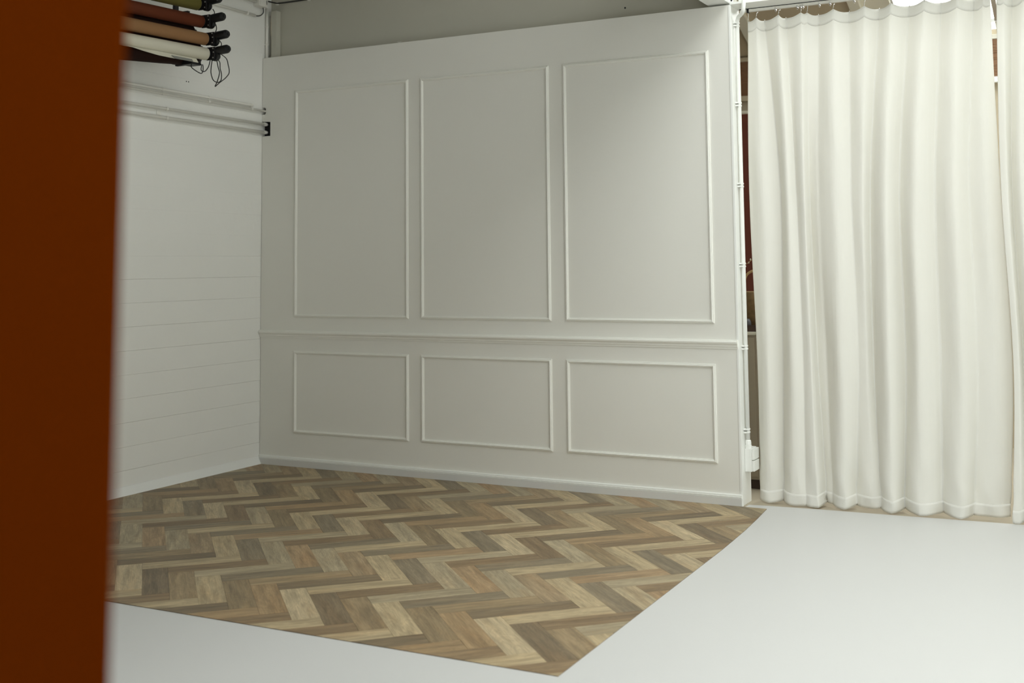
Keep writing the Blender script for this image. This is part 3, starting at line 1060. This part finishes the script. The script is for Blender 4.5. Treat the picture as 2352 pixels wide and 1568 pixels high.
def curtain_point(nodes, i, t, z, seed, off=0.0):
    xa, da = hinterp(nodes[i][0], z), hinterp(nodes[i][1], z)
    xb, db = hinterp(nodes[i + 1][0], z), hinterp(nodes[i + 1][1], z)
    x = xa + (xb - xa) * t
    # fronts are broad and rounded, valleys sharp creases (near the top they are plain zigzags)
    if da < db:
        s = t ** 1.9 * 0.65 + 0.35 * (t * t * (3 - 2 * t))
    else:
        u = 1 - t
        s = 1 - (u ** 1.9 * 0.65 + 0.35 * (u * u * (3 - 2 * u)))
    low = max(0.0, min(1.0, (0.9 - z) / 0.8))
    if da < db:                                   # lower down the fronts become flat, the steps between them steep
        s = s * (1 - 0.55 * low) + (t ** 3.4) * 0.55 * low
    else:
        s = s * (1 - 0.55 * low) + (1 - (1 - t) ** 3.4) * 0.55 * low
    top = max(0.0, min(1.0, (z - 2.55) / 0.4))
    s = s * (1 - 0.6 * top) + t * 0.6 * top
    d = da + (db - da) * s
    y = front_y(x) + hinterp(AMP, z) * d
    y += wob(x, z, seed) * 0.006 * (1 - top)
    # the fabric buckles a little just above the floor
    if z < 0.35:
        k = (0.35 - z) / 0.35
        y += 0.010 * k * math.sin(x * 39 + seed) * math.sin(z * 22 + x * 9)
        x += 0.004 * k * math.sin(z * 30 + x * 25)
    if z < 0.30:
        y = max(y, front_y(x) - 0.004)
    return Vector((x, y + off, z))


def curtain(nodes, label, seed, sub=10):
    root = empty('curtain', (nodes[0][0][3], 0.15, 0))
    tag(root, label, 'curtain', 'cream studio curtains')
    inv = Matrix.Translation((-nodes[0][0][3], -0.15, 0))
    cols = [(i, j / sub) for i in range(len(nodes) - 1) for j in range(sub)] + [(len(nodes) - 2, 1.0)]

    def top_z(i, t):
        # hooks carry the crests, the edge sags between them
        n0 = nodes[i][1][0] < nodes[i + 1][1][0]
        za = 2.982 if nodes[i][1][0] < 0.5 else 2.966
        zb = 2.982 if nodes[i + 1][1][0] < 0.5 else 2.966
        return za + (zb - za) * t - 0.010 * math.sin(math.pi * t)

    def grid(zlist_fn, off, name, thick):
        bm = bmesh.new()
        prev = None
        nz = len(zlist_fn(0, 0))
        for (i, t) in cols:
            zz = zlist_fn(i, t)
            col = [bm.verts.new(curtain_point(nodes, i, t, z, seed, off)) for z in zz]
            if prev:
                for k in range(nz - 1):
                    bm.faces.new((prev[k], col[k], col[k + 1], prev[k + 1]))
            prev = col
        o = link(name, bm, M['cloth'], root, True)
        o.matrix_parent_inverse = inv
        sm = o.modifiers.new('thick', 'SOLIDIFY')
        sm.thickness = thick
        sm.offset = 0
        return o
    HEAD, HEM = 0.066, 0.070

    def zbot(i, t):
        b0 = nodes[i][1][3] * (1 - t) + nodes[i + 1][1][3] * t
        return 0.006 + 0.016 * max(0, b0)

    def body(i, t):
        zt = top_z(i, t) - 0.004
        zb = zbot(i, t) + 0.004
        n = 56
        return [zt + (zb - zt) * (k / n) for k in range(n + 1)]

    def head(i, t):
        zt = top_z(i, t)
        return [zt - HEAD * k / 4 for k in range(5)]

    def hem(i, t):
        zb = zbot(i, t)
        return [zb + HEM * k / 5 for k in range(6)]
    grid(body, 0.0, 'panel', 0.0018)
    grid(head, -0.0022, 'heading_tape', 0.0016)
    grid(hem, -0.0028, 'hem', 0.0022)
    # hooks on the rail
    for i, (xs, ds) in enumerate(nodes):
        if xs[0] > 5.7:
            continue
        x = xs[0]
        y = front_y(x) + AMP[0] * ds[0]
        zt = 2.982 if ds[0] < 0.5 else 2.966
        bm = bmesh.new()
        if ds[0] < 0.5 or i == 0:
            tube(bm, [(x, y, zt - 0.03), (x, y - 0.003, zt + 0.002), (x, y - 0.001, zt + 0.010), (x, y + 0.006, zt + 0.012), (x, y + 0.012, zt + 0.03), (x, 0.172, 3.018), (x, 0.172, 3.0275)], 0.0014, 6, 4)
        else:
            tube(bm, [(x, y, zt - 0.03), (x, y - 0.002, zt - 0.002), (x, y + 0.001, zt + 0.006), (x, y + 0.005, zt + 0.002), (x, y + 0.005, zt - 0.012)], 0.0016, 6, 4)
        o = link('curtain_hook', bm, M['steel'], root)
        o.matrix_parent_inverse = inv
    return root


curtain(C1, 'wide cream cotton curtain hanging beside the end of the panelled wall', 0.3)
curtain(C2, 'second cream cotton curtain, cut off by the right picture border', 2.1)

# rail under the header, with gliders
root = empty('curtain_rail', (3.7, 0.172, 3.04))
tag(root, 'white curtain rail with small gliders under the white channel', 'curtain rail')
inv = Matrix.Translation((-3.7, -0.172, -3.04))
o = link('track', BX(3.694, 7.5, 0.160, 0.184, 3.028, 3.0455, bev=0.002), M['rail'], root)
o.matrix_parent_inverse = inv
o = link('track_shadow_gap', BX(3.69, 7.5, 0.163, 0.181, 3.0452, 3.0502), M['blacksteel'], root)
o.matrix_parent_inverse = inv
o = link('end_stop', BX(3.738, 3.752, 0.157, 0.187, 3.022, 3.0485, bev=0.002), M['blacksteel'], root)
o.matrix_parent_inverse = inv
for x in (3.92, 4.055, 4.075, 4.09, 4.19, 4.255, 4.40, 4.57):
    bm = bmesh.new()
    box(bm, x - 0.004, x + 0.004, 0.157, 0.187, 3.020, 3.036, bev=0.001)
    tube(bm, [(x, 0.158, 3.022), (x, 0.156, 3.012), (x + 0.004, 0.160, 3.008), (x + 0.004, 0.166, 3.014)], 0.0013, 6, 4)
    o = link('glider', bm, M['steel'], root)
    o.matrix_parent_inverse = inv

# ================================================================== FOREGROUND BOARD
FH = Vector((-0.4616, 0.8871, 0))
RH = Vector((0.8871, 0.4616, 0))


def board():
    lean = 0.0246
    base = Vector((4.982, -6.194, 0)) + FH * (lean * (0 - 1.392))
    up = (Vector((0, 0, 1)) + FH * lean).normalized()
    thick = RH.cross(up).normalized()
    root = empty('orange_board', base)
    W, H, T = 3.66, 3.05, 0.012  # unseen width and height enlarged to keep window light off the left side
    bm = bmesh.new()
    box(bm, -W, 0, -T / 2, T / 2, 0.0, H, bev=0.002)
    rot = Matrix((RH, -thick if thick.dot(FH) < 0 else thick, up)).transposed()
    bm.transform(rot.to_4x4())
    mn = min(v.co.z for v in bm.verts)
    link('sheet', bm, M['orange'], root)
    root.location.z = 0.0022 - mn
    # two battens on its far side keep it flat
    for u in (-0.25, -1.22, -2.44, -3.4):
        bm = bmesh.new()
        box(bm, u - 0.02, u + 0.02, T / 2, T / 2 + 0.02, 0.05, H - 0.05, bev=0.002)
        bm.transform(rot.to_4x4())
        link('batten', bm, M['cane'], root)
    return tag(root, 'out-of-focus burnt orange board standing upright along the left border', 'board')


board()

# ================================================================== THE BAY BEHIND THE CURTAIN
root = empty('counter', (2.8, 0.75, 0))
tag(root, 'greige counter seen through the gap between wall end and curtain', 'counter')
inv = Matrix.Translation((-2.8, -0.75, 0))
for nm, bm, m in (('carcass', BX(1.9, 3.75, 0.56, 1.05, 0.06, 0.985, bev=0.003), 'cabinet'), ('kickboard', BX(1.92, 3.73, 0.58, 1.03, 0.0, 0.06), 'darkwood'),
                  ('worktop', BX(1.88, 3.78, 0.545, 1.07, 0.986, 1.006, bev=0.003), 'cream')):
    o = link(nm, bm, M[m], root)
    o.matrix_parent_inverse = inv
for x in (2.2, 2.8, 3.35):
    o = link('door', BX(x - 0.27, x + 0.27, 0.548, 0.559, 0.08, 0.97, bev=0.002), M['cabinet'], root)
    o.matrix_parent_inverse = inv
bm = bmesh.new()
box(bm, 3.25, 3.72, 0.57, 0.90, 1.0065, 1.018)
box(bm, 3.25, 3.72, 0.57, 0.582, 1.018, 1.048)
box(bm, 3.25, 3.72, 0.888, 0.90, 1.018, 1.048)
box(bm, 3.25, 3.262, 0.582, 0.888, 1.018, 1.048)
box(bm, 3.708, 3.72, 0.582, 0.888, 1.018, 1.048)
tag(link('tray', bm, M['darkwood']), 'dark wooden tray on the counter in the gap beside the curtain', 'tray')
root = empty('wicker_basket', (3.585, 0.76, 1.0185))
tag(root, 'brown wicker basket with a pale hoop handle in the dark tray', 'basket')
bm = lathe(bmesh.new(), (0, 0, 0), (0, 0, 1), [(0.0, 0.06), (0.0, 0.078), (0.05, 0.09), (0.12, 0.098), (0.19, 0.094), (0.24, 0.085), (0.245, 0.080), (0.235, 0.076), (0.12, 0.09), (0.01, 0.07), (0.01, 0.0)], 32)
link('bowl', bm, M['wicker'], root, True)
bm = tube(bmesh.new(), [(-0.085, 0, 0.22), (-0.083, 0, 0.30), (-0.06, 0, 0.36), (0, 0, 0.385), (0.06, 0, 0.36), (0.083, 0, 0.30), (0.085, 0, 0.22)], 0.008, 10, 8)
link('handle', bm, M['cane'], root, True)
bm = lathe(bmesh.new(), (3.55, 0.622, 1.0185), (0, 0, 1), [(0, 0.02), (0, 0.03), (0.02, 0.033), (0.05, 0.031), (0.068, 0.022), (0.072, 0.0)], 24)
tag(link('stone_jar', bm, M['stone'], None, True), 'small charcoal jar in front of the wicker basket', 'jar')
bm = bmesh.new()
for i in range(7):
    t = i / 6
    px, pz = 3.53 + 0.10 * t, 1.455 + 0.075 * t + 0.01 * math.sin(i * 2.1)
    lathe(bm, (px, 0.77 + 0.008 * (-1) ** i, pz - 0.006), (0.2, 0, 1), [(0, 0.001), (0.004, 0.005), (0.011, 0.004), (0.014, 0.0005)], 8)
root = tag(link('dried_twig', tube(bmesh.new(), [(3.40, 0.77, 1.03), (3.41, 0.77, 1.25), (3.47, 0.77, 1.40), (3.53, 0.77, 1.455), (3.64, 0.77, 1.535)], 0.0018, 6, 6), M['cane'], None, True), 'dried twig with tiny white buds rising from the tray', 'twig')
link('buds', bm, M['whitepaper'], root)
# oxblood backdrop hung on the rear wall, woven wood blind above
root = empty('oxblood_backdrop', (4.0, 2.93, 0))
tag(root, 'dark oxblood backdrop hanging on the rear wall behind the curtain', 'backdrop')
o = link('sheet', BX(1.2, 4.6, 2.925, 2.931, 0.001, 2.745), M['redwall'], root)
o.matrix_parent_inverse = Matrix.Translation((-4.0, -2.93, 0))
bm = bmesh.new()
cyl(bm, (1.15, 2.928, 2.76), (4.65, 2.928, 2.76), 0.016, n=12)
o = link('top_bar', bm, M['cream'], root)
o.matrix_parent_inverse = Matrix.Translation((-4.0, -2.93, 0))
for x0, x1, lab in ((1.3, 3.4, 'woven wood slat blind high on the rear wall left of the curtain'), (3.45, 5.6, 'woven wood slat blind high on the rear wall between the two curtains')):
    root = empty('wood_blind', ((x0 + x1) / 2, 2.97, 2.91))
    tag(root, lab, 'blind', 'woven wood blinds')
    inv = Matrix.Translation((-(x0 + x1) / 2, -2.97, -2.91))
    proto = None
    for k in range(22):
        z = 2.911 + k * 0.0136
        if proto is None:
            proto = o = link('slat', BX(x0, x1, 2.958, 2.964, 2.911, 2.9238, bev=0.001), M['slatwood'], root)
        else:
            o = proto.copy()
            COL.objects.link(o)
            o.parent = root
            o.location = (0, RNG.uniform(-0.003, 0.003), k * 0.0136)
        o.matrix_parent_inverse = inv
        o.visible_shadow = True
